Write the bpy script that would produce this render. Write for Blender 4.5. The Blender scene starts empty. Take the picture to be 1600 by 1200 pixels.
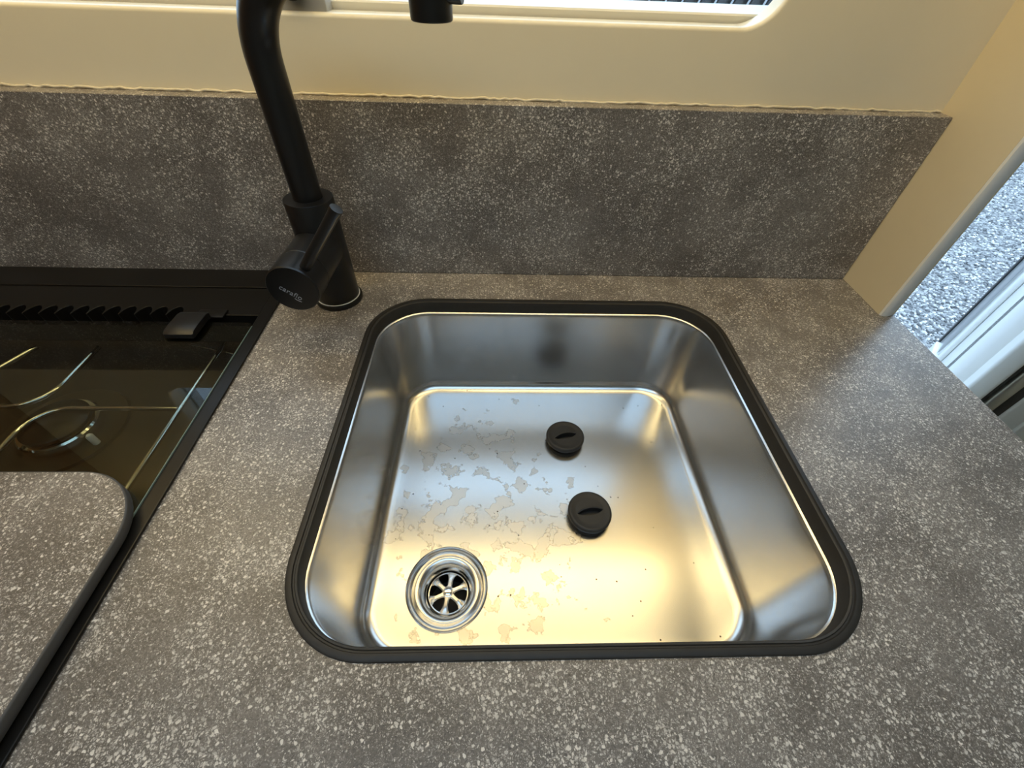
import bpy, bmesh, math, random
import numpy as np
from mathutils import Vector, Matrix

random.seed(7)
rng = np.random.default_rng(11)
scene = bpy.context.scene
COL = scene.collection

# ------------------------------------------------------------------ camera
cam_data = bpy.data.cameras.new('camera')
cam = bpy.data.objects.new('camera', cam_data)
COL.objects.link(cam)
CR = Vector((0.9994, -0.0203, 0.0292)).normalized()
CF = Vector((0.0352, 0.6857, -0.7270)).normalized()
CU = CR.cross(CF).normalized()
CR = CF.cross(CU).normalized()
cam.matrix_world = Matrix(((CR.x, CU.x, -CF.x, -0.0565), (CR.y, CU.y, -CF.y, -0.4239), (CR.z, CU.z, -CF.z, 0.3026), (0, 0, 0, 1)))
cam_data.sensor_width = 36.0
cam_data.lens = 664.92 / 1600 * 36.0
cam_data.clip_start = 0.01
scene.camera = cam

# ------------------------------------------------------------------ world (even overcast daylight)
SKY = 2.8
world = bpy.data.worlds.new('world')
scene.world = world
world.use_nodes = True
wn = world.node_tree
wn.nodes['Background'].inputs[0].default_value = (0.54, 0.76, 1.0, 1)
wn.nodes['Background'].inputs[1].default_value = SKY

LED = 7.6          # warm strip under the overhead locker, by the wall
LED_FILL = 1.7          # added weaker strip at the locker front, widens the gold reflection in the sink
FILL_LAMP = 8.0         # unseen ceiling lamp, added for warm light on the hob and board

vs = scene.view_settings
vs.view_transform = 'Standard'
vs.look = 'None'
vs.exposure = 0.25
vs.gamma = 1.0
vs.use_curve_mapping = False
scene.cycles.use_denoising = True
scene.cycles.sample_clamp_indirect = 6.0


# ------------------------------------------------------------------ helpers
def tag(o, label=None, cat=None, group=None, kind=None):
    if label: o['label'] = label
    if cat: o['category'] = cat
    if group: o['group'] = group
    if kind: o['kind'] = kind
    return o


def empty(name, loc=(0, 0, 0)):
    o = bpy.data.objects.new(name, None)
    o.empty_display_size = 0.05
    o.location = loc
    COL.objects.link(o)
    return o


def finish(name, bm, mat, parent=None, smooth=None, M=None):
    """link a bmesh as one object; coordinates are world ones, kept when parented"""
    if M is not None:
        bmesh.ops.transform(bm, matrix=M, verts=bm.verts)
    bmesh.ops.recalc_face_normals(bm, faces=bm.faces)
    me = bpy.data.meshes.new(name)
    bm.to_mesh(me)
    bm.free()
    if smooth is not None:
        me.shade_smooth()
        me.set_sharp_from_angle(angle=math.radians(smooth))
    o = bpy.data.objects.new(name, me)
    if mat: me.materials.append(mat)
    COL.objects.link(o)
    if parent is not None:
        o.parent = parent
        o.matrix_parent_inverse = Matrix.Translation(world_loc(parent)).inverted()
    return o


def world_loc(o):
    v = Vector((0, 0, 0))
    if o.type == 'EMPTY':
        v = Vector(o.location)
    return v


def box_bm(x0, x1, y0, y1, z0, z1, bevel=0.0, seg=3, bm=None):
    own = bm is None
    if own: bm = bmesh.new()
    r = bmesh.ops.create_cube(bm, size=1.0)
    for v in r['verts']:
        v.co = Vector(((x0 + x1) / 2 + v.co.x * (x1 - x0), (y0 + y1) / 2 + v.co.y * (y1 - y0), (z0 + z1) / 2 + v.co.z * (z1 - z0)))
    if bevel:
        ed = {e for v in r['verts'] for e in v.link_edges}
        bmesh.ops.bevel(bm, geom=list(ed), offset=bevel, segments=seg, profile=0.5, affect='EDGES')
    return bm


def box(name, x0, x1, y0, y1, z0, z1, mat, parent=None, bevel=0.0, smooth=40, seg=3):
    return finish(name, box_bm(x0, x1, y0, y1, z0, z1, bevel, seg), mat, parent, smooth if bevel else None)


def rrect(cx, cy, hw, hh, r, n=10):
    """rounded rectangle, counter-clockwise list of (x, y)"""
    pts = []
    for sx, sy, a0 in ((1, 1, 0), (-1, 1, 90), (-1, -1, 180), (1, -1, 270)):
        for k in range(n + 1):
            a = math.radians(a0 + 90 * k / n)
            pts.append((cx + sx * (hw - r) + r * math.cos(a), cy + sy * (hh - r) + r * math.sin(a)))
    return pts


def loft_bm(loops, closed=True, cap0=False, cap1=False, bm=None):
    if bm is None: bm = bmesh.new()
    rows = [[bm.verts.new(p) for p in lp] for lp in loops]
    n = len(rows[0])
    for a, b in zip(rows[:-1], rows[1:]):
        for i in range(n if closed else n - 1):
            j = (i + 1) % n
            bm.faces.new((a[i], a[j], b[j], b[i]))
    if cap0: bm.faces.new(rows[0][::-1])
    if cap1: bm.faces.new(rows[-1])
    return bm


def lathe_bm(profile, n=48, M=None, bm=None):
    """profile of (radius, z); radius 0 closes the shape"""
    if bm is None: bm = bmesh.new()
    rows = []
    for r, z in profile:
        if r <= 1e-7:
            rows.append([bm.verts.new((0, 0, z))])
        else:
            rows.append([bm.verts.new((r * math.cos(2 * math.pi * i / n), r * math.sin(2 * math.pi * i / n), z)) for i in range(n)])
    for a, b in zip(rows[:-1], rows[1:]):
        for i in range(n):
            j = (i + 1) % n
            if len(a) == 1 and len(b) == 1: continue
            if len(a) == 1: bm.faces.new((a[0], b[j], b[i]))
            elif len(b) == 1: bm.faces.new((a[i], a[j], b[0]))
            else: bm.faces.new((a[i], a[j], b[j], b[i]))
    if M is not None:
        vs_ = [v for r in rows for v in r]
        bmesh.ops.transform(bm, matrix=M, verts=vs_)
    return bm


def tube_bm(path, r, n=16, cap=True, bm=None):
    pts = [Vector(p) for p in path]
    loops = []
    up = None
    for i, p in enumerate(pts):
        d = (pts[min(i + 1, len(pts) - 1)] - pts[max(i - 1, 0)]).normalized()
        if up is None:
            up = d.orthogonal().normalized()
        else:
            up = (up - d * up.dot(d)).normalized()
        s = d.cross(up)
        loops.append([p + r * (math.cos(2 * math.pi * k / n) * up + math.sin(2 * math.pi * k / n) * s) for k in range(n)])
    return loft_bm(loops, True, cap, cap, bm)


def frame_M(origin, zaxis, xhint=(1, 0, 0)):
    z = Vector(zaxis).normalized()
    x = Vector(xhint)
    x = (x - z * x.dot(z)).normalized()
    y = z.cross(x)
    o = Vector(origin)
    return Matrix(((x.x, y.x, z.x, o.x), (x.y, y.y, z.y, o.y), (x.z, y.z, z.z, o.z), (0, 0, 0, 1)))


def plate_holes_bm(outer, holes, z0, z1):
    """flat plate of any outline with holes, between z0 and z1"""
    bm = bmesh.new()
    edges = []
    for lp in [outer] + holes:
        vs_ = [bm.verts.new((p[0], p[1], z1)) for p in lp]
        for i in range(len(vs_)):
            edges.append(bm.edges.new((vs_[i], vs_[(i + 1) % len(vs_)])))
    bmesh.ops.triangle_fill(bm, use_beauty=True, use_dissolve=False, edges=edges)
    g = bmesh.ops.extrude_face_region(bm, geom=bm.faces[:] + edges)
    for e in g['geom']:
        if isinstance(e, bmesh.types.BMVert): e.co.z = z0
    return bm


# ------------------------------------------------------------------ materials
def new_mat(name):
    m = bpy.data.materials.new(name)
    m.use_nodes = True
    nt = m.node_tree
    return m, nt, nt.nodes['Principled BSDF']


def N(nt, typ, **kw):
    n = nt.nodes.new(typ)
    for k, v in kw.items(): setattr(n, k, v)
    return n


def setin(n, **kw):
    for k, v in kw.items():
        n.inputs[k.replace('_', ' ')].default_value = v


def math_n(nt, op, a, b=None, clamp=False):
    n = N(nt, 'ShaderNodeMath', operation=op, use_clamp=clamp)
    for i, v in enumerate((a, b)):
        if v is None: continue
        if isinstance(v, (int, float)): n.inputs[i].default_value = v
        else: nt.links.new(v, n.inputs[i])
    return n.outputs[0]


def remap(nt, v, a, b, c=0.0, d=1.0, smooth=True):
    n = N(nt, 'ShaderNodeMapRange', interpolation_type='SMOOTHSTEP' if smooth else 'LINEAR')
    nt.links.new(v, n.inputs[0])
    for i, x in enumerate((a, b, c, d)): n.inputs[i + 1].default_value = x
    return n.outputs[0]


def mixc(nt, fac, a, b):
    n = N(nt, 'ShaderNodeMix', data_type='RGBA')
    for i, v in ((0, fac), (6, a), (7, b)):
        if isinstance(v, (int, float)): n.inputs[i].default_value = v
        elif isinstance(v, tuple): n.inputs[i].default_value = (*v, 1)
        else: nt.links.new(v, n.inputs[i])
    return n.outputs[2]


def noise(nt, co, scale, detail=3, rough=0.5, out=0):
    n = N(nt, 'ShaderNodeTexNoise')
    n.inputs['Scale'].default_value = scale
    n.inputs['Detail'].default_value = detail
    n.inputs['Roughness'].default_value = rough
    if co is not None: nt.links.new(co, n.inputs['Vector'])
    return n.outputs[out]


def objco(nt):
    return N(nt, 'ShaderNodeTexCoord').outputs['Object']


def bump(nt, p, h, strength, dist):
    b = N(nt, 'ShaderNodeBump')
    b.inputs['Strength'].default_value = strength
    b.inputs['Distance'].default_value = dist
    nt.links.new(h, b.inputs['Height'])
    nt.links.new(b.outputs[0], p.inputs['Normal'])


def plain(name, col, rough=0.5, metal=0.0, var=0.06, scale=25.0, spec=None, bumpd=0.0, bscale=400.0):
    m, nt, p = new_mat(name)
    co = objco(nt)
    f = noise(nt, co, scale, 4, 0.6)
    a = tuple(max(0, c * (1 - var)) for c in col)
    b = tuple(min(1, c * (1 + var)) for c in col)
    nt.links.new(mixc(nt, f, a, b), p.inputs['Base Color'])
    p.inputs['Roughness'].default_value = rough
    p.inputs['Metallic'].default_value = metal
    if spec is not None: p.inputs['Specular IOR Level'].default_value = spec
    if bumpd:
        bump(nt, p, noise(nt, co, bscale, 3), 0.5, bumpd)
    return m


def laminate(name, dark, light, fleck, rough, dens=0.0):
    m, nt, p = new_mat(name)
    co = objco(nt)
    wv = N(nt, 'ShaderNodeVectorMath', operation='SCALE')
    nt.links.new(noise(nt, co, 260, 2, 0.6, 1), wv.inputs[0])
    wv.inputs['Scale'].default_value = 0.0035
    ad = N(nt, 'ShaderNodeVectorMath', operation='ADD')
    nt.links.new(co, ad.inputs[0]); nt.links.new(wv.outputs[0], ad.inputs[1])
    wco = ad.outputs[0]
    cloud = noise(nt, co, 11, 5, 0.6)
    patch = noise(nt, co, 28, 3, 0.55)

    def flecks(scale, r0, r1, t0, t1):
        v = N(nt, 'ShaderNodeTexVoronoi')
        v.inputs['Scale'].default_value = scale
        nt.links.new(wco, v.inputs['Vector'])
        shape = remap(nt, v.outputs['Distance'], r1, r0, 0, 1)
        sep = N(nt, 'ShaderNodeSeparateColor')
        nt.links.new(v.outputs['Color'], sep.inputs[0])
        thr = remap(nt, patch, 0.36, 0.64, t0, t1, False)
        on = math_n(nt, 'GREATER_THAN', sep.outputs[0], thr)
        br = remap(nt, sep.outputs[1], 0, 1, 0.35, 1, False)
        return math_n(nt, 'MULTIPLY', math_n(nt, 'MULTIPLY', shape, on), br)
    f1 = flecks(395, 0.30, 0.46, 0.92 - dens, 0.30 - dens)
    f2 = flecks(800, 0.28, 0.48, 0.84 - dens, 0.26 - dens)
    fd = flecks(480, 0.25, 0.5, 0.80, 0.55)
    base = mixc(nt, remap(nt, cloud, 0.36, 0.66), dark, light)
    fine = noise(nt, wco, 750, 4, 0.75)
    base = mixc(nt, remap(nt, fine, 0.50, 0.28, 0, 0.75), base, tuple(c * 0.35 for c in dark))
    base = mixc(nt, remap(nt, fine, 0.52, 0.74, 0, 0.45), base, fleck)
    f3 = flecks(1500, 0.30, 0.50, 0.75, 0.45)
    base = mixc(nt, math_n(nt, 'MULTIPLY', f3, 0.45), base, fleck)
    base = mixc(nt, math_n(nt, 'MULTIPLY', fd, 0.55), base, tuple(c * 0.5 for c in dark))
    base = mixc(nt, math_n(nt, 'MULTIPLY', f2, 0.78), base, fleck)
    base = mixc(nt, math_n(nt, 'MULTIPLY', f1, 0.95), base, fleck)
    nt.links.new(base, p.inputs['Base Color'])
    p.inputs['Roughness'].default_value = rough
    bump(nt, p, noise(nt, co, 700, 3), 0.25, 0.0004)
    return m


M_LAM = laminate('speckled laminate', (0.135, 0.117, 0.100), (0.205, 0.181, 0.158), (0.78, 0.72, 0.64), 0.36)
M_LAM_EDGE = plain('laminate edge band', (0.075, 0.072, 0.07), 0.5)
M_BLACK = plain('matt black lacquer', (0.010, 0.010, 0.011), 0.38, var=0.2)
M_FAUCET = plain('black faucet coating', (0.0060, 0.0062, 0.0070), 0.31, var=0.1)
M_RUBBER = plain('black rubber', (0.018, 0.017, 0.016), 0.55, var=0.25, scale=120)
M_GASKET = plain('dark sink gasket', (0.020, 0.017, 0.013), 0.55, var=0.35, scale=160)
M_HOB = plain('black enamel', (0.007, 0.0065, 0.006), 0.34, var=0.2, spec=0.3)
M_HOBTRAY = plain('dark hob tray', (0.020, 0.016, 0.011), 0.35, var=0.2)
M_CHROME = plain('chrome', (0.78, 0.78, 0.77), 0.10, 1.0, var=0.03)
M_CREAM = plain('cream moulded panel', (0.77, 0.69, 0.51), 0.20, var=0.02)
M_CREAM2 = plain('cream partition laminate', (0.76, 0.66, 0.46), 0.42, var=0.03)
M_POST = plain('grey edge trim', (0.84, 0.82, 0.76), 0.40, var=0.03)
M_WHITE = plain('white plastic', (0.80, 0.80, 0.78), 0.32, var=0.02)
M_FRAME = plain('warm white window frame', (0.70, 0.66, 0.55), 0.35, var=0.02)
M_CEIL = plain('pale ceiling board', (0.78, 0.75, 0.68), 0.6, var=0.02)
M_FLOOR = plain('grey vinyl floor', (0.24, 0.21, 0.18), 0.5, var=0.15, scale=8)
M_SILICONE = plain('clear silicone bead', (0.66, 0.58, 0.42), 0.22, var=0.25, scale=180, bumpd=0.002, bscale=160)
M_ALU = plain('aluminium trim', (0.72, 0.74, 0.76), 0.28, 1.0, var=0.03)
M_GREYPL = plain('grey plastic', (0.34, 0.33, 0.30), 0.45)
M_LOGO = plain('silver logo print', (0.42, 0.43, 0.45), 0.4, var=0.02)


def wood_mat():
    m, nt, p = new_mat('brown wood veneer')
    co = objco(nt)
    mp = N(nt, 'ShaderNodeMapping')
    mp.inputs['Scale'].default_value = (14, 14, 1.2)
    nt.links.new(co, mp.inputs[0])
    f = noise(nt, mp.outputs[0], 3, 8, 0.65)
    nt.links.new(mixc(nt, remap(nt, f, 0.3, 0.7), (0.16, 0.085, 0.04), (0.36, 0.21, 0.11)), p.inputs['Base Color'])
    p.inputs['Roughness'].default_value = 0.4
    return m


M_WOOD = wood_mat()


def steel_mat():
    """satin steel with dried water marks and a few crumbs of dirt"""
    m, nt, p = new_mat('satin steel')
    co = objco(nt)
    sep = N(nt, 'ShaderNodeSeparateXYZ')
    nt.links.new(co, sep.inputs[0])
    x, y, z = sep.outputs
    # dried water marks lie on the floor, most of them left of the middle
    floor = remap(nt, z, -0.127, -0.1295)
    dx = math_n(nt, 'SUBTRACT', x, -0.075)
    dy = math_n(nt, 'SUBTRACT', y, -0.215)
    rr = math_n(nt, 'ADD', math_n(nt, 'MULTIPLY', math_n(nt, 'MULTIPLY', dx, dx), 70), math_n(nt, 'MULTIPLY', math_n(nt, 'MULTIPLY', dy, dy), 40))
    where = remap(nt, rr, 0.2, 1.6, 0.022, -0.17)
    n1 = math_n(nt, 'ADD', noise(nt, co, 52, 4, 0.55), where)
    blot = remap(nt, n1, 0.565, 0.58)
    rim = math_n(nt, 'MULTIPLY', remap(nt, n1, 0.553, 0.567), remap(nt, n1, 0.592, 0.574))
    blot = math_n(nt, 'MULTIPLY', blot, floor)
    rim = math_n(nt, 'MULTIPLY', rim, floor)
    vo = N(nt, 'ShaderNodeTexVoronoi')
    vo.inputs['Scale'].default_value = 95
    nt.links.new(co, vo.inputs['Vector'])
    vs_ = N(nt, 'ShaderNodeSeparateColor')
    nt.links.new(vo.outputs['Color'], vs_.inputs[0])
    crumb = math_n(nt, 'MULTIPLY', math_n(nt, 'LESS_THAN', vo.outputs['Distance'], 0.075), math_n(nt, 'GREATER_THAN', vs_.outputs[0], 0.62))
    crumb = math_n(nt, 'MULTIPLY', crumb, floor)
    c = mixc(nt, noise(nt, co, 30, 3), (0.61, 0.61, 0.605), (0.65, 0.65, 0.645))
    c = mixc(nt, math_n(nt, 'MULTIPLY', blot, 0.6), c, (0.50, 0.47, 0.43))
    c = mixc(nt, math_n(nt, 'MULTIPLY', rim, 0.65), c, (0.36, 0.34, 0.31))
    c = mixc(nt, crumb, c, (0.06, 0.045, 0.03))
    nt.links.new(c, p.inputs['Base Color'])
    r = math_n(nt, 'ADD', 0.215, math_n(nt, 'MULTIPLY', noise(nt, co, 18, 4), 0.05))
    r = math_n(nt, 'ADD', r, math_n(nt, 'MULTIPLY', blot, 0.05))
    nt.links.new(r, p.inputs['Roughness'])
    p.inputs['Metallic'].default_value = 1.0
    return m


M_STEEL = steel_mat()
M_STEEL2 = plain('polished drain steel', (0.68, 0.675, 0.66), 0.25, 1.0, var=0.04)
M_DARK = plain('dark drain interior', (0.006, 0.006, 0.006), 0.6)


def pane_mat(name, tint, ior=1.5, rough=0.0):
    m, nt, p = new_mat(name)
    nt.nodes.remove(p)
    fr = N(nt, 'ShaderNodeFresnel'); fr.inputs[0].default_value = ior
    tr = N(nt, 'ShaderNodeBsdfTransparent'); tr.inputs[0].default_value = (*tint, 1)
    gl = N(nt, 'ShaderNodeBsdfGlossy'); gl.inputs['Roughness'].default_value = rough
    mx = N(nt, 'ShaderNodeMixShader')
    ge = N(nt, 'ShaderNodeNewGeometry')
    outer = math_n(nt, 'SUBTRACT', 1.0, ge.outputs['Backfacing'])       # reflect at the outer faces only
    nt.links.new(math_n(nt, 'MULTIPLY', fr.outputs[0], outer), mx.inputs[0]); nt.links.new(tr.outputs[0], mx.inputs[1]); nt.links.new(gl.outputs[0], mx.inputs[2])
    nt.links.new(mx.outputs[0], nt.nodes['Material Output'].inputs[0])
    return m


M_GLASS = pane_mat('clear lid glass', (0.74, 0.76, 0.72))
M_PANE = pane_mat('window acrylic', (0.90, 0.92, 0.93))
M_GEDGE = plain('green glass edge', (0.16, 0.22, 0.21), 0.15, var=0.1)


def emit(name, col, s):
    m, nt, p = new_mat(name)
    p.inputs['Base Color'].default_value = (0.9, 0.88, 0.8, 1)
    p.inputs['Emission Color'].default_value = (*col, 1)
    p.inputs['Emission Strength'].default_value = s
    return m


M_LED = emit('warm light diffuser', (1.0, 0.76, 0.36), LED)
M_LED_FILL = emit('dim warm fill diffuser', (1.0, 0.77, 0.38), LED_FILL)
M_FILL_LAMP = emit('warm fill lamp glass', (1.0, 0.80, 0.52), FILL_LAMP)


def gravel_mat():
    m, nt, p = new_mat('pale gravel')
    co = objco(nt)
    v = N(nt, 'ShaderNodeTexVoronoi'); v.inputs['Scale'].default_value = 42
    nt.links.new(co, v.inputs['Vector'])
    sp = N(nt, 'ShaderNodeSeparateColor'); nt.links.new(v.outputs['Color'], sp.inputs[0])
    nt.links.new(mixc(nt, sp.outputs[0], (0.10, 0.10, 0.105), (0.40, 0.39, 0.38)), p.inputs['Base Color'])
    p.inputs['Roughness'].default_value = 0.8
    bump(nt, p, math_n(nt, 'MULTIPLY', v.outputs['Distance'], -1.0), 1.0, 0.02)
    return m


def stone_mat():
    m, nt, p = new_mat('gravel stones')
    g = N(nt, 'ShaderNodeNewGeometry')
    r = N(nt, 'ShaderNodeValToRGB')
    r.color_ramp.elements[0].color = (0.08, 0.08, 0.085, 1)
    r.color_ramp.elements[1].color = (0.72, 0.71, 0.70, 1)
    e = r.color_ramp.elements.new(0.5); e.color = (0.29, 0.29, 0.295, 1)
    nt.links.new(g.outputs['Random Per Island'], r.inputs[0])
    nt.links.new(r.outputs[0], p.inputs['Base Color'])
    p.inputs['Roughness'].default_value = 0.75
    return m


M_GRAVEL = gravel_mat()
M_STONE = stone_mat()

# ------------------------------------------------------------------ key measures (metres; worktop surface is z = 0)
YB = 0.0561          # front of the upstand
YW = 0.074           # face of the window wall
HB = 0.188           # upstand height
XP, XE = 0.4021, 0.4215   # partition faces / worktop end
ZF, ZC = -0.90, 1.05      # van floor and ceiling
XD = 0.824                # hinge side of the doorway
YO = 0.172                # outer skin


# ------------------------------------------------------------------ the setting
def wall_with_window():
    ox0, ox1, oz0, oz1, r = -0.62, 0.199, 0.2497, 0.60, 0.034
    cx, cz, hw, hh = (ox0 + ox1) / 2, (oz0 + oz1) / 2, (ox1 - ox0) / 2, (oz1 - oz0) / 2
    L = 0.004
    hole = rrect(cx, cz, hw + L, hh + L, r + L, 12)
    outer = [(-2.3, ZF), (XE, ZF), (XE, ZC), (-2.3, ZC)]
    bm = bmesh.new()
    edges = []
    lv = None
    for lp in (outer, hole):
        v = [bm.verts.new((p[0], YW, p[1])) for p in lp]
        lv = v
        for i in range(len(v)): edges.append(bm.edges.new((v[i], v[(i + 1) % len(v)])))
    bmesh.ops.triangle_fill(bm, use_beauty=True, use_dissolve=False, edges=edges)
    prev = lv
    rows = []
    for k in range(1, 7):
        a = math.radians(15 * k)
        d = L * (1 - math.sin(a))
        rows.append(([(x, z) for x, z in rrect(cx, cz, hw + d, hh + d, r + d, 12)], YW + L * (1 - math.cos(a))))
    rows.append((rrect(cx, cz, hw, hh, r, 12), 0.096))
    rows.append((rrect(cx, cz, hw + 0.03, hh + 0.03, r + 0.03, 12), 0.096))
    for lp, yy in rows:
        cur = [bm.verts.new((p[0], yy, p[1])) for p in lp]
        n = len(cur)
        for i in range(n):
            bm.faces.new((prev[i], prev[(i + 1) % n], cur[(i + 1) % n], cur[i]))
        prev = cur
    w = finish('wall_back', bm, M_CREAM, smooth=30)
    tag(w, 'cream moulded wall panel around the window above the upstand', kind='structure')
    # outer skin with the same hole
    bm = plate_holes_bm([(-2.3, ZF - 0.1), (XE, ZF - 0.1), (XE, ZC + 0.1), (-2.3, ZC + 0.1)], [rrect(cx, cz, hw + 0.066, hh - 0.006, r, 12)], 0, 0.02)
    s = finish('wall_outer', bm, M_WHITE, M=Matrix(((1, 0, 0, 0), (0, 0, 1, YO), (0, 1, 0, 0), (0, 0, 0, 1))))
    tag(s, 'white outer skin of the van behind the window wall', kind='structure')
    # window
    win = empty('window_1', (cx, 0.12, oz0))
    tag(win, 'window with white plastic frame set in the cream wall panel', kind='structure')
    ins = 0.0070
    lo = []
    for d, yy, rr_ in ((0.018, 0.168, 0), (0.018, 0.099, 0), (-ins + 0.0015, 0.099, 0), (-ins, 0.1005, 0), (-ins - 0.0015, 0.168, 0)):
        lo.append([(p[0], yy, p[1]) for p in rrect(cx, cz, hw + d + 0.075, hh + d, max(0.01, r + d), 12)])
    finish('window_frame', loft_bm(lo), M_FRAME, win, 40)
    lo = []
    for d, yy in ((-0.002, 0.160), (-0.014, 0.160), (-0.014, 0.166), (-0.002, 0.166), (-0.002, 0.160)):
        lo.append([(p[0], yy, p[1]) for p in rrect(cx, cz, hw + d, hh + d, max(0.008, r + d), 12)])
    bm = plate_holes_bm(rrect(cx, cz, hw + 0.068, hh - 0.006, r, 12), [], 0, 0.003)
    finish('pane', bm, M_PANE, win, M=Matrix(((1, 0, 0, 0), (0, 0, 1, 0.163), (0, 1, 0, 0), (0, 0, 0, 1))))
    # catch with its round grip, fixed to the lower frame
    c = box('window_catch', -0.252, -0.209, 0.080, 0.099, 0.2475, 0.2620, M_GREYPL, win, 0.0015)
    bm = lathe_bm([(0, 0), (0.010, 0), (0.0115, 0.002), (0.0115, 0.012), (0.0, 0.0125)], 32, frame_M((-0.2335, 0.082, 0.2685), (0, -1, 0)))
    finish('catch_grip', bm, M_RUBBER, c, 40)
    return cx, cz, hw, hh


WIN = wall_with_window()

o = box('wall_partition', XP, XE, -0.0205, YW, 0.0003, ZC, M_CREAM2, bevel=0.0)
tag(o, 'cream partition board standing on the worktop end beside the doorway', kind='structure')
# rounded grey edge of the partition towards the room
prof = [(XP + 0.0004, -0.0205), (XP + 0.0012, -0.0228), (XP + 0.004, -0.0242), (XE - 0.008, -0.0235), (XE - 0.003, -0.0215), (XE, -0.0165), (XE, -0.0205 + 0.006), (XP + 0.0004, -0.0205 + 0.0001)]
bm = loft_bm([[(x, y, 0.0003) for x, y in prof], [(x, y, ZC) for x, y in prof]], True, True, True)
t = finish('edge_trim', bm, M_POST, None, 35)
t.parent = o
# wall beyond the doorway, header, sill
o = box('wall_doorway', 0.99, 1.75, YW, YO + 0.02, ZF, ZC, M_POST)
tag(o, 'grey wall beyond the doorway', kind='structure')
o = box('wall_header', XE, 0.99, YW, YO + 0.02, 0.86, ZC, M_CREAM)
tag(o, 'cream wall above the doorway', kind='structure')
o = box('floor', -2.3, 1.75, -2.0, YO + 0.02, ZF - 0.05, ZF, M_FLOOR)
tag(o, 'grey floor of the van', kind='structure')
o = box('wall_left', -2.34, -2.3, -2.0, YW, ZF, ZC, M_CREAM)
tag(o, 'cream end wall on the left', kind='structure')
o = box('wall_right', 1.75, 1.79, -2.0, YO, ZF, ZC, M_CREAM)
tag(o, 'cream end wall on the right', kind='structure')
# wall behind the photographer
bm = plate_holes_bm([(-2.3, ZF), (1.75, ZF), (1.75, ZC), (-2.3, ZC)], [], 0, 0.03)
o = finish('wall_front', bm, M_CREAM, M=Matrix(((1, 0, 0, 0), (0, 0, 1, -2.03), (0, 1, 0, 0), (0, 0, 0, 1))))
tag(o, 'cream side wall opposite the kitchen', kind='structure')
bm = plate_holes_bm([(-2.34, -2.03), (1.79, -2.03), (1.79, YO + 0.02), (-2.34, YO + 0.02)], [rrect(-0.18, -0.80, 0.66, 0.28, 0.05, 6)], ZC, ZC + 0.04)
o = finish('ceiling', bm, M_CEIL)
tag(o, 'pale ceiling with a roof light opening', kind='structure')
bm = plate_holes_bm(rrect(-0.18, -0.80, 0.70, 0.32, 0.05, 6), [], ZC + 0.042, ZC + 0.048)
o = finish('window_2', bm, M_PANE)
tag(o, 'clear roof light above the galley', kind='structure')

# ------------------------------------------------------------------ doorway and open door on the right
d = empty('door_1', (XD, 0.12, ZF))
tag(d, 'open white entrance door with moulded inner side beyond the worktop end', kind='structure')
UD = Vector((math.sin(math.radians(45)), math.cos(math.radians(45)), 0))       # along the open leaf
ND = Vector((-UD.y, UD.x, 0)) * 1.0                                            # towards the viewer side (-x, +y)
ND = Vector((-math.cos(math.radians(45)), math.sin(math.radians(45)), 0))
HG = Vector((XD, 0.112, 0))


def leaf(name, u0, u1, n0, n1, z0, z1, mat, parent, bevel=0.003):
    bm = box_bm(u0, u1, n0, n1, z0, z1, bevel)
    M = Matrix(((UD.x, ND.x, 0, HG.x), (UD.y, ND.y, 0, HG.y), (0, 0, 1, 0), (0, 0, 0, 1)))
    return finish(name, bm, mat, parent, 40, M)


lf = leaf('door_leaf', -0.036, 0.272, -0.03, 0.0, ZF + 0.02, 0.84, M_WHITE, d, 0.006)
leaf('leaf_edge', 0.250, 0.272, 0.0, 0.010, ZF + 0.02, 0.84, M_WHITE, d, 0.004)
# moulded bulge of the inner panel
lo = []
for k, (du, dn) in enumerate(((0.0, 0.0), (0.006, 0.012), (0.016, 0.020), (0.03, 0.022))):
    lo.append([HG + UD * p[0] + ND * (dn) + Vector((0, 0, p[1])) for p in rrect(0.062, -0.30, 0.060 - du, 0.27 - du, 0.04, 8)])
finish('door_pocket', loft_bm(lo, True, False, True), M_WHITE, d, 50)
bm = tube_bm([HG + UD * 0.125 + ND * 0.004 + Vector((0, 0, -0.30)), HG + UD * 0.175 + ND * 0.010 + Vector((0, 0, -0.40)), HG + UD * 0.190 + ND * 0.008 + Vector((0, 0, -0.52))], 0.0035, 8)
finish('door_strap', bm, M_ALU, d, 40)
leaf('edge_rail', 0.335, 0.405, -0.012, 0.004, ZF + 0.03, 0.82, M_ALU, d, 0.004)
leaf('rail_lip', 0.406, 0.425, -0.014, 0.006, ZF + 0.03, 0.82, M_BLACK, d, 0.002)
for zz in (-0.43, 0.15):
    leaf('rail_clip', 0.262, 0.40, -0.004, 0.012, zz, zz + 0.03, M_WHITE, d, 0.003)
# hinge-side frame profiles
fr = empty('trim_1', (0.9, 0.1, ZF))
tag(fr, 'white and black door frame profiles at the hinge side', kind='structure')
box('door_seal', XD, 0.847, 0.076, 0.11, ZF, 0.86, M_RUBBER, fr, 0.004)
box('frame_profile', 0.848, 0.878, 0.070, 0.15, ZF, 0.86, M_ALU, fr, 0.004)
box('door_seal', 0.879, 0.911, 0.074, 0.15, ZF, 0.86, M_RUBBER, fr, 0.003)
box('frame_board', 0.912, 0.974, 0.071, YO, ZF, 0.86, M_WHITE, fr, 0.006)
box('frame_profile', 0.975, 0.99, 0.068, YO, ZF, 0.86, M_WHITE, fr, 0.003)

# ------------------------------------------------------------------ ground outside
ZG = -1.45
o = box('ground', -30, 40, -6, 45, ZG - 0.1, ZG, M_GRAVEL)
tag(o, 'pale gravel ground outside the van', kind='structure')


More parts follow.
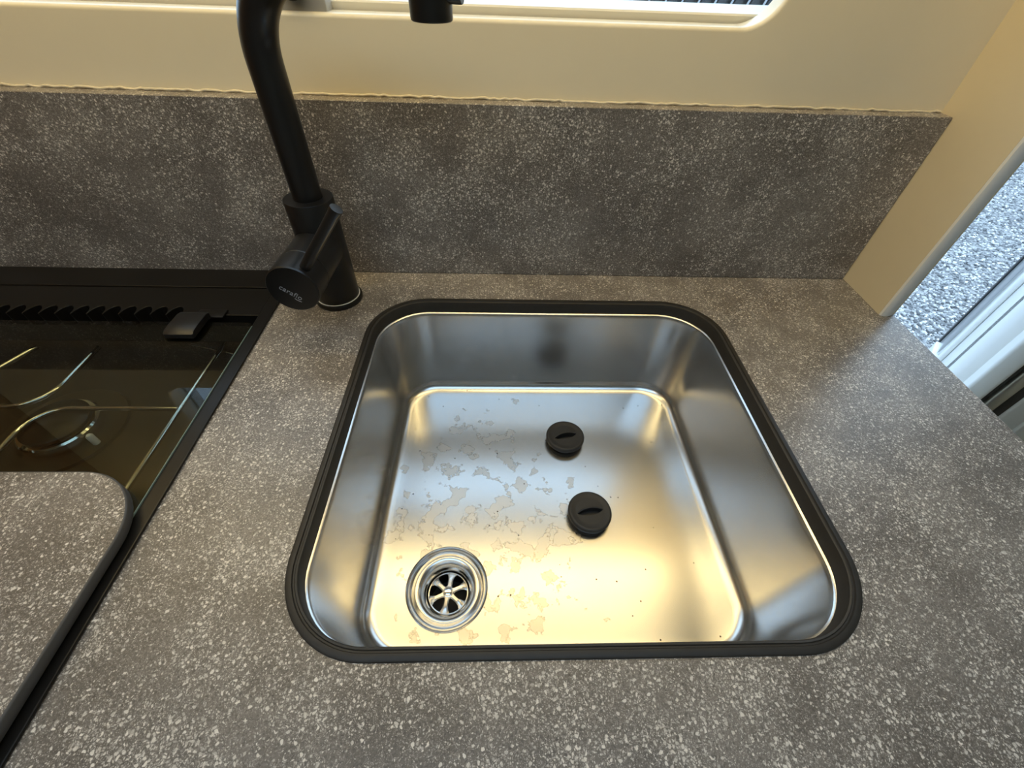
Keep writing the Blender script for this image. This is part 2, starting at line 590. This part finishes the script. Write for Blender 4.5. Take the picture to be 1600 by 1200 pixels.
def gravel():
    n = 38000
    t = (1 + 5 ** 0.5) / 2
    V = np.array([(-1, t, 0), (1, t, 0), (-1, -t, 0), (1, -t, 0), (0, -1, t), (0, 1, t), (0, -1, -t), (0, 1, -t), (t, 0, -1), (t, 0, 1), (-t, 0, -1), (-t, 0, 1)], float) / 1.9
    F = np.array([(0, 11, 5), (0, 5, 1), (0, 1, 7), (0, 7, 10), (0, 10, 11), (1, 5, 9), (5, 11, 4), (11, 10, 2), (10, 7, 6), (7, 1, 8), (3, 9, 4), (3, 4, 2), (3, 2, 6), (3, 6, 8), (3, 8, 9), (4, 9, 5), (2, 4, 11), (6, 2, 10), (8, 6, 7), (9, 8, 1)])
    # denser near the doorway
    x = 1.0 + 6.0 * rng.random(n) ** 1.35
    y = 0.5 + (x - 0.2) * rng.random(n) * 0.95
    s = 0.0065 + 0.0075 * rng.random(n)
    th = rng.random(n) * 6.283
    P = V[None] * (1 + 0.25 * rng.standard_normal((n, 12, 1)).clip(-1, 1))
    P = P * (s[:, None] * np.array([1, 1, 1]))[:, None, :] * np.stack([0.8 + 0.6 * rng.random(n), np.ones(n), 0.55 + 0.3 * rng.random(n)], 1)[:, None, :]
    c, sn = np.cos(th)[:, None], np.sin(th)[:, None]
    X = P[..., 0] * c - P[..., 1] * sn + x[:, None]
    Y = P[..., 0] * sn + P[..., 1] * c + y[:, None]
    Zz = P[..., 2] + ZG + 0.004 * rng.random(n)[:, None]
    verts = np.stack([X, Y, Zz], -1).reshape(-1, 3)
    faces = (F[None] + 12 * np.arange(n)[:, None, None]).reshape(-1, 3)
    me = bpy.data.meshes.new('gravel')
    me.vertices.add(len(verts)); me.vertices.foreach_set('co', verts.ravel())
    me.loops.add(faces.size); me.loops.foreach_set('vertex_index', faces.ravel().astype(np.int32))
    me.polygons.add(len(faces)); me.polygons.foreach_set('loop_start', (3 * np.arange(len(faces))).astype(np.int32))
    me.update(calc_edges=True)
    me.materials.append(M_STONE)
    g = bpy.data.objects.new('gravel', me)
    COL.objects.link(g)
    tag(g, 'loose pale grey gravel stones outside the open door', 'gravel', kind='stuff')


gravel()

# ------------------------------------------------------------------ worktop, upstand
SX, SY = 0.0, -0.1846          # sink centre
SHW, SHH = 0.200, 0.1846       # outer half size of the gasket
HX0, HX1, HY0, HY1 = -0.86, -0.3087, -0.47, YB - 0.002   # hob outline
bm = plate_holes_bm([(-0.89, -0.56), (XE, -0.56), (XE, YB + 0.016), (-0.89, YB + 0.016)],
                    [rrect(SX, SY, SHW - 0.004, SHH - 0.004, 0.060, 10), [(HX0 + 0.01, HY0 + 0.01), (HX1 - 0.004, HY0 + 0.01), (HX1 - 0.004, HY1 - 0.01), (HX0 + 0.01, HY1 - 0.01)]], -0.034, 0)
o = finish('worktop', bm, M_LAM)
b = o.modifiers.new('soft edge', 'BEVEL'); b.width = 0.0012; b.segments = 2; b.limit_method = 'ANGLE'; b.angle_limit = math.radians(60)
tag(o, 'speckled grey brown laminate worktop around sink and hob', 'worktop')

o = empty('upstand', (-0.4, YB, 0))
tag(o, 'speckled grey laminate upstand along the wall behind the faucet', 'upstand')
box('upstand_board', -0.89, XP - 0.0006, YB, YW - 0.0006, 0.0004, HB, M_LAM, o, 0.0006, seg=1)
# irregular bead of silicone along the top back edge
path = []
for i in range(260):
    x = -0.88 + (XP - 0.003 + 0.88) * i / 259
    path.append((x, YW - 0.0022 + 0.0006 * math.sin(x * 70) + random.uniform(-.0004, .0004), HB + 0.0009 + random.uniform(-.0007, .0009)))
finish('silicone_bead', tube_bm(path, 0.0013, 8), M_SILICONE, o, 60)

# base cabinet under the worktop
cb = empty('base_cabinet', (-0.4, -0.25, ZF))
tag(cb, 'cream base cabinet carrying the worktop', 'cabinet')
box('side_panel', XE - 0.022, XE - 0.004, -0.54, YW - 0.002, ZF, -0.0345, M_CREAM2, cb)
box('side_panel', -0.885, -0.867, -0.54, YW - 0.002, ZF, -0.0345, M_CREAM2, cb)
for k in range(3):
    x0 = -0.885 + k * (XE - 0.004 + 0.885) / 3
    x1 = -0.885 + (k + 1) * (XE - 0.004 + 0.885) / 3
    dr = box('cabinet_door', x0 + 0.002, x1 - 0.002, -0.56, -0.541, ZF + 0.06, -0.04, M_CREAM2, cb, 0.003)
    box('door_handle', (x0 + x1) / 2 - 0.06, (x0 + x1) / 2 + 0.06, -0.575, -0.560, -0.09, -0.08, M_ALU, dr, 0.003)

# ------------------------------------------------------------------ sink
sink = empty('sink', (SX, SY, -0.13))
tag(sink, 'square stainless steel sink with black rim set into the worktop', 'sink')


def ring(inset, z, rad, dx=0.0):
    return [(p[0], p[1], z) for p in rrect(SX + dx, SY, SHW - inset, SHH - inset, rad, 14)]


g = [(0.0, 0.0002, .064), (0.0004, 0.0014, .0636), (0.0016, 0.0021, .0624), (0.0046, 0.0021, .0594), (0.0052, 0.0010, .0588), (0.0062, 0.0010, .0578), (0.0068, 0.0017, .0572),
     (0.0080, 0.0013, .056), (0.0088, -0.0006, .0552), (0.0090, -0.0125, .055), (0.0090, -0.016, .055), (0.0035, -0.016, .0605), (0.0035, 0.0002, .0605), (0.0, 0.0002, .064)]
finish('rim_gasket', loft_bm([ring(*a) for a in g]), M_GASKET, sink, 35)

ZS = -0.13
bowl = [(0.0042, -0.0125, .060), (0.0078, -0.0121, .056), (0.0092, -0.0124, .0548), (0.0104, -0.0133, .0536), (0.0110, -0.0150, .053), (0.0114, -0.018, .0526)]
for k in range(1, 9):                      # drafted wall
    f = k / 8
    bowl.append((0.0114 + 0.0095 * f, -0.018 - 0.098 * f, .0526 - .008 * f))
RF = 0.013
for k in range(1, 10):                     # fillet into the floor
    a = math.radians(10 * k)
    bowl.append((0.0209 + RF * (1 - math.cos(a)) * 1.0, -0.116 - 0.0138 * math.sin(a), max(.030, .0446 - RF * (1 - math.cos(a)) * 0.9)))
bowl.append((0.040, ZS - 0.0001, .034))
loops = [ring(*a) for a in bowl]
# drain hole, cut into the floor
DX, DY, DR = -0.1035, -0.2845, 0.0385
nD = 64
bm = loft_bm(loops)
bm.verts.ensure_lookup_table()
last = bm.verts[-len(loops[-1]):]
edges = []
for i in range(len(last)):
    e = bm.edges.get((last[i], last[(i + 1) % len(last)]))
    edges.append(e)
hv = [bm.verts.new((DX + DR * math.cos(2 * math.pi * i / nD), DY + DR * math.sin(2 * math.pi * i / nD), ZS - 0.0001)) for i in range(nD)]
for i in range(nD): edges.append(bm.edges.new((hv[i], hv[(i + 1) % nD])))
bmesh.ops.triangle_fill(bm, use_beauty=True, use_dissolve=False, edges=edges)
finish('bowl', bm, M_STEEL, sink, 32)

dr = empty('drain', (DX, DY, ZS))
dr.parent = sink
dr.matrix_parent_inverse = Matrix.Translation(sink.location).inverted()
D = Matrix.Translation((DX, DY, ZS))
prof = [(0.0385, -0.0001), (0.0392, 0.0006), (0.0385, 0.0010), (0.0375, 0.0004), (0.0362, -0.0018), (0.0350, -0.0034), (0.0338, -0.0040), (0.0322, -0.0036), (0.0308, -0.0026), (0.0296, -0.0024),
        (0.0270, -0.0034), (0.0240, -0.0060), (0.0222, -0.0090), (0.0212, -0.0130), (0.0208, -0.020), (0.0206, -0.030)]
dp = finish('drain_flange', lathe_bm(prof, 72, D), M_STEEL2, None, 40)
dk = finish('drain_well', lathe_bm([(0.0206, -0.020), (0.0206, -0.045), (0, -0.045)], 40, D), M_DARK, None, 40)
# strainer star: rim ring and six spokes
bm = lathe_bm([(0.0200, -0.0172), (0.0194, -0.0164), (0.0186, -0.0166), (0.0182, -0.0174), (0.0188, -0.0180), (0.0200, -0.0172)], 48)
for k in range(6):
    a = math.radians(60 * k + 22)
    u = Vector((math.cos(a), math.sin(a), 0)); w = Vector((-u.y, u.x, 0))
    lo = []
    for rr_, hw_, zt in ((0.0035, 0.0034, -0.0132), (0.0070, 0.0023, -0.0136), (0.0120, 0.0023, -0.0138), (0.0155, 0.0032, -0.0144), (0.0192, 0.0062, -0.0166)):
        c0 = u * rr_
        lo.append([c0 + w * hw_ + Vector((0, 0, zt - 0.0012)), c0 + w * hw_ * 0.55 + Vector((0, 0, zt)), c0 - w * hw_ * 0.55 + Vector((0, 0, zt)), c0 - w * hw_ + Vector((0, 0, zt - 0.0012)), c0 - w * hw_ * 0.6 + Vector((0, 0, zt - 0.0028)), c0 + w * hw_ * 0.6 + Vector((0, 0, zt - 0.0028))])
    loft_bm(lo, True, True, True, bm)
lathe_bm([(0, -0.0130), (0.0046, -0.0130), (0.0056, -0.0138), (0.0056, -0.0160), (0, -0.0160)], 24, None, bm)
st = finish('strainer', bm, M_STEEL2, None, 40, D)
bm = lathe_bm([(0.0040, -0.0132), (0.0038, -0.0122), (0.0025, -0.0115), (0, -0.0113)], 24)
box_bm(-0.0030, 0.0030, -0.0004, 0.0004, -0.0124, -0.0111, 0, bm=bm)
sc = finish('strainer_screw', bm, M_CHROME, None, 40, D)
for ob in (dp, dk, st, sc):
    ob.parent = dr
    ob.matrix_parent_inverse = Matrix.Translation((DX, DY, ZS)).inverted()


# two loose black plugs lying in the bowl
def plug(x, y, rz, tilt, label):
    p = empty('sink_plug', (x, y, ZS))
    tag(p, label, 'sink plug', 'black plugs lying in the sink')
    M = Matrix.Translation((x, y, ZS)) @ Matrix.Rotation(rz, 4, 'Z') @ Matrix.Rotation(tilt, 4, 'X')
    zt = 0.0
    R = 0.0232
    body = [(0, 0.0004), (0.0165, 0.0004), (0.0190, 0.0012), (0.0198, 0.0030), (0.0200, 0.0058), (0.0222, 0.0064), (R, 0.0072), (R + 0.0002, 0.0100), (R - 0.0003, 0.0114), (R - 0.0012, 0.0122), (R - 0.0024, 0.0126)]
    # dished top with a lens-shaped slot beside a thin grip ridge
    bm = lathe_bm(body, 64, M)
    top = []
    n = 64
    rows = []
    for rr_, zz in ((R - 0.0024, 0.0126), (R - 0.0040, 0.0120), (R - 0.008, 0.0116), (0.0158, 0.0115)):
        rows.append([M @ Vector((rr_ * math.cos(2 * math.pi * i / n), rr_ * math.sin(2 * math.pi * i / n), zz)) for i in range(n)])
    # transition to the slot outline (lens), then down into the slot
    def lens(hw, hh, zz):
        out = []
        for i in range(n):
            a = 2 * math.pi * i / n
            cx_ = math.cos(a); sy_ = math.sin(a)
            out.append(M @ Vector((hw * cx_, hh * sy_ * (abs(sy_) ** 0.6) - 0.0004, zz)))
        return out
    rows.append(lens(0.0145, 0.0046, 0.0116))
    rows.append(lens(0.0141, 0.0042, 0.0108))
    rows.append(lens(0.0132, 0.0034, 0.0045))
    loft_bm(rows, True, False, True, bm)
    bmesh.ops.remove_doubles(bm, verts=bm.verts, dist=1e-5)
    finish('plug_body', bm, M_RUBBER, p, 40)
    # arched grip blade standing along the slot
    lo = []
    for k in range(17):
        u = -1 + 2 * k / 16
        xx = 0.0142 * u
        yy = 0.0036 * (1 - u * u)
        h = 0.0114 + 0.0024 * (1 - u * u)
        w = 0.0006 + 0.0004 * (1 - u * u)
        lo.append([M @ Vector((xx, yy - w, 0.0100)), M @ Vector((xx, yy - w, h - 0.0004)), M @ Vector((xx, yy, h)), M @ Vector((xx, yy + w, h - 0.0004)), M @ Vector((xx, yy + w, 0.0100))])
    finish('grip_blade', loft_bm(lo, True, True, True), M_RUBBER, p, 45)


plug(0.0277, -0.1135, math.radians(14), math.radians(-2.5), 'round black rubber plug nearer the back wall of the sink')
plug(0.0435, -0.2125, math.radians(9), math.radians(0), 'round black rubber plug nearer the middle of the sink floor')

# ------------------------------------------------------------------ faucet
FX, FY = -0.243, 0.0
fc = empty('faucet', (FX, FY, 0))
tag(fc, 'tall matt black faucet with side lever standing between hob and sink', 'faucet')
T = Matrix.Translation((FX, FY, 0))
finish('base_ring', lathe_bm([(0, 0.0003), (0.0262, 0.0003), (0.0265, 0.0010), (0.0265, 0.0042), (0.0258, 0.0052), (0.0246, 0.0056), (0, 0.0056)], 64, T), M_FAUCET, fc, 35)
finish('white_washer', lathe_bm([(0.0234, 0.0054), (0.0243, 0.0056), (0.0243, 0.0062), (0.0234, 0.0064)], 64, T), M_WHITE, fc, 35)
finish('body', lathe_bm([(0, 0.0060), (0.0233, 0.0060), (0.0236, 0.0066), (0.0236, 0.1180), (0.0231, 0.1188), (0.0145, 0.1190), (0, 0.1190)], 72, T), M_FAUCET, fc, 35)
# spout: upright pipe, quarter bend, level arm, downward outlet
SD = Vector((0.1429, -0.0605, 0)).normalized()
REACH = 0.1552
ZT, RB, RP = 0.2850, 0.060, 0.0138
path = [Vector((FX, FY, 0.1185))]
for z in (0.13, 0.16, 0.19, 0.21): path.append(Vector((FX, FY, z)))
for k in range(0, 19):
    a = math.radians(5 * k)
    path.append(Vector((FX, FY, ZT - RB + RB * math.sin(a))) + SD * RB * (1 - math.cos(a)))
for t_ in (0.08, 0.11, 0.14): path.append(Vector((FX, FY, ZT)) + SD * t_)
path.append(Vector((FX, FY, ZT)) + SD * (REACH + 0.010))
finish('spout_pipe', tube_bm(path, RP, 40), M_FAUCET, fc, 40)
NZ = Vector((FX, FY, 0)) + SD * REACH
Tn = Matrix.Translation((NZ.x, NZ.y, 0))
nz = finish('spout_outlet', lathe_bm([(0, 0.2625), (0.0098, 0.2625), (0.0102, 0.2621), (0.0128, 0.2618), (0.0135, 0.2624), (0.0137, 0.2640), (0.0137, 0.2840)], 48, Tn), M_FAUCET, fc, 35)
finish('outlet_pin', lathe_bm([(0.0050, 0), (0.0050, 0.0205), (0.0046, 0.0214), (0, 0.0214)], 28, frame_M(NZ + Vector((0, 0, 0.2755)), SD.lerp(Vector((1, -0.1, 0)), 0.5))), M_FAUCET, nz, 35)
# cartridge housing towards the room
ZL, RC, LL = 0.0700, 0.0239, 0.0860
AX = Vector((math.cos(math.radians(-92.3)), math.sin(math.radians(-92.3)), 0.0))
Mc = frame_M((FX, FY, ZL), AX, (1, 0, 0))
finish('cartridge_sleeve', lathe_bm([(RC - 0.0005, 0.010), (RC - 0.0005, 0.0560), (RC - 0.0012, 0.0568), (0, 0.0568)], 64, Mc), M_FAUCET, fc, 35)
hub = finish('handle_hub', lathe_bm([(RC - 0.0014, 0.0566), (RC - 0.0012, 0.0576), (RC, 0.0584), (RC, LL - 0.0012), (RC - 0.0010, LL), (0, LL)], 64, Mc), M_FAUCET, fc, 35)
ang = math.radians(38)
HH = Vector((-AX.y, AX.x, 0)).normalized()     # to the right as seen from the room
if HH.x < 0: HH = -HH
RD = HH * math.sin(ang) + Vector((0, 0, 1)) * math.cos(ang)
P0 = Vector((FX, FY, ZL)) + AX * 0.0765
lv = finish('lever', lathe_bm([(0.0050, 0.0190), (0.0052, 0.0880), (0.0057, 0.0930), (0.0054, 0.0942), (0, 0.0944)], 32, frame_M(P0, RD)), M_FAUCET, fc, 35)


def text_mesh(name, s, size, mat, parent, M, depth=0.0002):
    cu = bpy.data.curves.new(name, 'FONT')
    cu.body = s
    cu.size = size
    cu.align_x = 'CENTER'; cu.align_y = 'CENTER'
    cu.extrude = depth
    cu.resolution_u = 4
    cu.space_character = 1.04
    cu.offset = -0.00005
    tmp = bpy.data.objects.new(name, cu)
    COL.objects.link(tmp)
    dg = bpy.context.evaluated_depsgraph_get()
    me = bpy.data.meshes.new_from_object(tmp.evaluated_get(dg))
    bpy.data.objects.remove(tmp)
    me.name = name
    me.transform(M)
    me.materials.clear(); me.materials.append(mat)
    o = bpy.data.objects.new(name, me)
    COL.objects.link(o)
    o.parent = parent
    return o


# word mark printed on the hub face, turned with the lever
tdir = HH * math.cos(ang) - Vector((0, 0, 1)) * math.sin(ang)
Cc = Vector((FX, FY, ZL)) + AX * (LL + 0.0001)
Mt = frame_M(Cc - RD * 0.0045 + tdir * 0.0002, AX, tdir)
lg = text_mesh('logo', 'caraflo', 0.0076, M_LOGO, hub, Mt, 0.00015)
# small swoosh under the end of the word
pts = []
for k in range(9):
    u = k / 8
    pts.append(Cc - RD * (0.0045 + 0.0042 - 0.0012 * abs(u - 0.4)) + tdir * (0.0052 + 0.0066 * u))
sw = finish('logo_swoosh', tube_bm(pts, 0.00028, 6), M_LOGO, None, 60)
for ob in (sw,):
    ob.parent = hub
lg['label'] = 'small silver word mark'

# ------------------------------------------------------------------ hob
hob = empty('hob', (-0.58, -0.2, 0))
tag(hob, 'black built-in gas hob under a closed glass lid beside the faucet', 'hob')
# frame sides
bm = plate_holes_bm([(HX0, HY0), (HX1, HY0), (HX1, HY1), (HX0, HY1)], [[(HX0 + 0.016, HY0 + 0.016), (HX1 - 0.0135, HY0 + 0.016), (HX1 - 0.0135, 0.0155), (HX0 + 0.016, 0.0155)]], 0.0004, 0.0028)
f_ = finish('hob_frame', bm, M_HOB, hob)
b = f_.modifiers.new('soft edge', 'BEVEL'); b.width = 0.0008; b.segments = 2; b.limit_method = 'ANGLE'; b.angle_limit = math.radians(60)
# tray under the lid: walls and bottom
lo = []
for ins, z in ((0.0, 0.0004), (0.0, -0.004), (0.003, -0.028), (0.012, -0.032)):
    lo.append([(HX0 + 0.016 + ins, HY0 + 0.016 + ins, z), (HX1 - 0.0135 - ins, HY0 + 0.016 + ins, z), (HX1 - 0.0135 - ins, 0.0155 - ins, z), (HX0 + 0.016 + ins, 0.0155 - ins, z)])
finish('hob_tray', loft_bm(lo, True, False, True), M_HOBTRAY, hob)
# vent strip with scalloped front edge
pitch, rs = 0.0170, 0.0078
ye = -0.0375
pts = [(HX1 - 0.0140, 0.0145), (HX0 + 0.0165, 0.0145), (HX0 + 0.0165, ye)]
xs = [-0.4146 - pitch * k for k in range(25)][::-1]
xs = [x for x in xs if x > HX0 + 0.035]
for x in xs:
    pts.append((x - rs, ye))
    for k in range(1, 12):
        a = math.radians(180 - 15 * k)
        pts.append((x + rs * math.cos(a), ye + 0.0145 * math.sin(a)))
    pts.append((x + rs, ye))
pts.append((HX1 - 0.0140, ye))
bm = plate_holes_bm(pts, [], -0.020, 0.0020)
v_ = finish('vent_strip', bm, M_HOB, hob)
b = v_.modifiers.new('soft edge', 'BEVEL'); b.width = 0.0005; b.segments = 2; b.limit_method = 'ANGLE'; b.angle_limit = math.radians(60)
# glass lid
GX0, GX1, GY0, GY1 = HX0 + 0.02, -0.3208, HY0 + 0.03, -0.0525
lid = finish('glass_lid', loft_bm([[(p[0], p[1], z) for p in rrect((GX0 + GX1) / 2, (GY0 + GY1) / 2, (GX1 - GX0) / 2 - i_, (GY1 - GY0) / 2 - i_, 0.006, 4)] for i_, z in ((0.0004, 0.0000), (0.0004, 0.0042))], True, True, True), M_GLASS, hob)
box('lid_edge', GX1 - 0.0003, GX1 + 0.0004, GY0 + 0.006, GY1 - 0.006, 0.0003, 0.0040, M_GEDGE, lid)
box('lid_print', GX0 + 0.002, GX1 - 0.002, -0.0790, GY1 - 0.0016, -0.0008, -0.0002, M_HOB, lid)


# hinges on the lid
def hinge(x0, x1):
    lo = []
    prof = [(-0.0430, 0.0030), (-0.0425, 0.0090), (-0.0440, 0.0108), (-0.0480, 0.0118), (-0.0660, 0.0122), (-0.0770, 0.0116), (-0.0805, 0.0098), (-0.0812, 0.0060), (-0.0806, 0.0046), (-0.0500, 0.0046)]
    for x, s_ in ((x0, 0.93), (x0 + 0.0012, 1.0), (x1 - 0.0012, 1.0), (x1, 0.93)):
        lo.append([(x, -0.062 + (y + 0.062) * s_, 0.0075 + (z - 0.0075) * s_) for y, z in prof])
    h = finish('lid_hinge', loft_bm(lo, True, True, True), M_BLACK, hob, 40)
    box('hinge_plate', x0 + 0.012, x1 + 0.012, -0.044, -0.030, 0.0021, 0.0042, M_HOB, h, 0.0006)


hinge(-0.4000, -0.3700)
hinge(-0.7990, -0.7690)


# burners
def burner(x, y, R):
    b_ = finish('burner', lathe_bm([(R * 1.75, -0.0315), (R * 1.70, -0.0295), (R * 1.62, -0.0300), (R * 1.15, -0.0305)], 64, Matrix.Translation((x, y, 0))), M_HOBTRAY, hob, 40)
    finish('burner_ring', lathe_bm([(R * 1.05, -0.0310), (R * 1.05, -0.0225), (R * 1.0, -0.0210), (R * 0.88, -0.0210), (R * 0.84, -0.0225)], 64, Matrix.Translation((x, y, 0))), M_CHROME, b_, 40)
    finish('burner_cap', lathe_bm([(R * 0.90, -0.0205), (R * 0.90, -0.0175), (R * 0.84, -0.0160), (R * 0.3, -0.0155), (0, -0.0155)], 64, Matrix.Translation((x, y, 0))), M_HOB, b_, 40)
    finish('igniter', lathe_bm([(0.0030, -0.031), (0.0030, -0.020), (0.0018, -0.0185), (0, -0.0185)], 16, Matrix.Translation((x + R * 1.3, y - R * 0.5, 0))), M_WHITE, b_, 40)


burner(-0.463, -0.172, 0.030)
burner(-0.68, -0.20, 0.030)
burner(-0.56, -0.36, 0.038)


# chrome wire pan support seen through the lid
def arc(c, r, a0, a1, n=10):
    return [(c[0] + r * math.cos(math.radians(a0 + (a1 - a0) * k / n)), c[1] + r * math.sin(math.radians(a0 + (a1 - a0) * k / n)), -0.0135) for k in range(n + 1)]


zw = -0.0135
RW = 0.0024
ps = finish('pan_support', tube_bm([(-0.354, -0.066, zw)] + [(-0.354, y, zw) for y in (-0.12, -0.20, -0.30)] + [(-0.354, -0.42, zw)], RW, 10), M_CHROME, hob, 60)
finish('support_wire', tube_bm([(-0.4815, -0.075, zw), (-0.4815, -0.128, zw)] + arc((-0.5115, -0.128), 0.030, 0, -90)[1:] + [(-0.62, -0.158, zw)], RW, 10), M_CHROME, ps, 60)
finish('support_wire', tube_bm([(-0.482, -0.40, zw), (-0.482, -0.19, zw)] + arc((-0.452, -0.19), 0.030, 180, 90)[1:] + [(-0.356, -0.160, zw)], RW, 10), M_CHROME, ps, 60)
finish('support_wire', tube_bm([(-0.394, -0.064, zw - 0.004), (-0.336, -0.081, zw - 0.004)], 0.0015, 8), M_CHROME, ps, 60)
finish('support_wire', tube_bm([(-0.545, -0.075, zw), (-0.575, -0.150, zw)], RW, 10), M_CHROME, ps, 60)

# ------------------------------------------------------------------ cover board lying on the lid
bx0, bx1, by0, by1 = -0.84, -0.3140, -0.47, -0.2440
rb = 0.055
base = rrect((bx0 + bx1) / 2, (by0 + by1) / 2, (bx1 - bx0) / 2, (by1 - by0) / 2, rb, 14)
cbd = empty('hob_cover_board', ((bx0 + bx1) / 2, (by0 + by1) / 2, 0.005))
tag(cbd, 'speckled grey cover board with rounded corner lying on the glass hob lid', 'cover board')


def brd(i_, z):
    return [(p[0], p[1], z) for p in rrect((bx0 + bx1) / 2, (by0 + by1) / 2, (bx1 - bx0) / 2 - i_, (by1 - by0) / 2 - i_, rb - i_, 14)]


finish('board_panel', loft_bm([brd(0.0012, 0.0052), brd(0.0012, 0.0134)], True, True, True), M_LAM, cbd)
finish('edge_band', loft_bm([brd(0.0012, 0.0048), brd(0.0004, 0.0050), brd(0, 0.0058), brd(0, 0.0122), brd(0.0004, 0.0131), brd(0.0012, 0.01345)]), M_LAM_EDGE, cbd, 50)

# ------------------------------------------------------------------ overhead locker, light strip, added front strip and ceiling fill lamp, tall cupboard
lk = empty('overhead_locker', (-0.4, -0.1, 0.62))
tag(lk, 'cream overhead locker above the window', 'locker')
box('locker_body', -0.89, XP - 0.001, -0.24, YW - 0.001, 0.63, ZC - 0.001, M_CREAM2, lk)
for k in range(3):
    x0 = -0.89 + k * (XP + 0.89) / 3
    box('locker_flap', x0 + 0.002, x0 + (XP + 0.89) / 3 - 0.003, -0.258, -0.241, 0.635, ZC - 0.01, M_WOOD, lk, 0.003)
for y0, w_, mt_, lab in ((-0.050, 0.060, M_LED, 'warm light strip under the locker nearer the window wall'), (-0.225, 0.130, M_LED_FILL, 'wider warm strip added under the locker front to broaden the sink reflection')):
    ls = empty('light_strip', (-0.3, y0, 0.625))
    tag(ls, lab, 'light strip')
    box('strip_housing', -0.86, XP - 0.02, y0 - 0.003, y0 + w_ + 0.003, 0.6215, 0.6295, M_ALU, ls)
    box('strip_diffuser', -0.85, XP - 0.03, y0, y0 + w_, 0.6175, 0.6214, mt_, ls, 0.001)

cl = empty('fill_lamp', (-0.9, -0.9, ZC))
tag(cl, 'unseen round ceiling lamp added as warm fill light', 'lamp')
finish('fill_lamp_base', lathe_bm([(0, ZC - 0.001), (0.12, ZC - 0.001), (0.12, ZC - 0.012), (0, ZC - 0.012)], 40, Matrix.Translation((-0.9, -0.9, 0))), M_WHITE, cl, 40)
finish('fill_lamp_glass', lathe_bm([(0.11, ZC - 0.013), (0.10, ZC - 0.028), (0.06, ZC - 0.036), (0, ZC - 0.038)], 40, Matrix.Translation((-0.9, -0.9, 0))), M_FILL_LAMP, cl, 40)

tc = empty('tall_cupboard', (-1.17, -0.2, ZF))
tag(tc, 'tall brown wood cupboard at the left end of the worktop', 'cupboard')
box('cupboard_body', -1.45, -0.892, -0.56, YW - 0.001, ZF, ZC - 0.002, M_WOOD, tc)
dd = box('cupboard_door', -1.448, -0.894, -0.58, -0.561, ZF + 0.06, ZC - 0.03, M_WOOD, tc, 0.003)
box('door_handle', -0.95, -0.94, -0.60, -0.58, 0.0, 0.14, M_ALU, dd, 0.003)

# ------------------------------------------------------------------ dark slatted screen outside the window
sn = empty('slatted_screen', (0.6, 3.6, ZG))
tag(sn, 'dark slatted screen standing outside the window', 'screen')
mesh0 = None
for k in range(18):
    if mesh0 is None:
        so = box('slat', -0.055, 0.055, -0.012, 0.012, 0, 1.75, M_BLACK, None, 0.004)
        mesh0 = so.data
    else:
        so = bpy.data.objects.new('slat', mesh0); COL.objects.link(so)
    so.location = (-0.6 + 0.125 * k, 3.6, ZG)
    so.rotation_euler = (0, math.radians(24), math.radians(20))
    so.parent = sn
    so.matrix_parent_inverse = Matrix.Translation(sn.location).inverted()
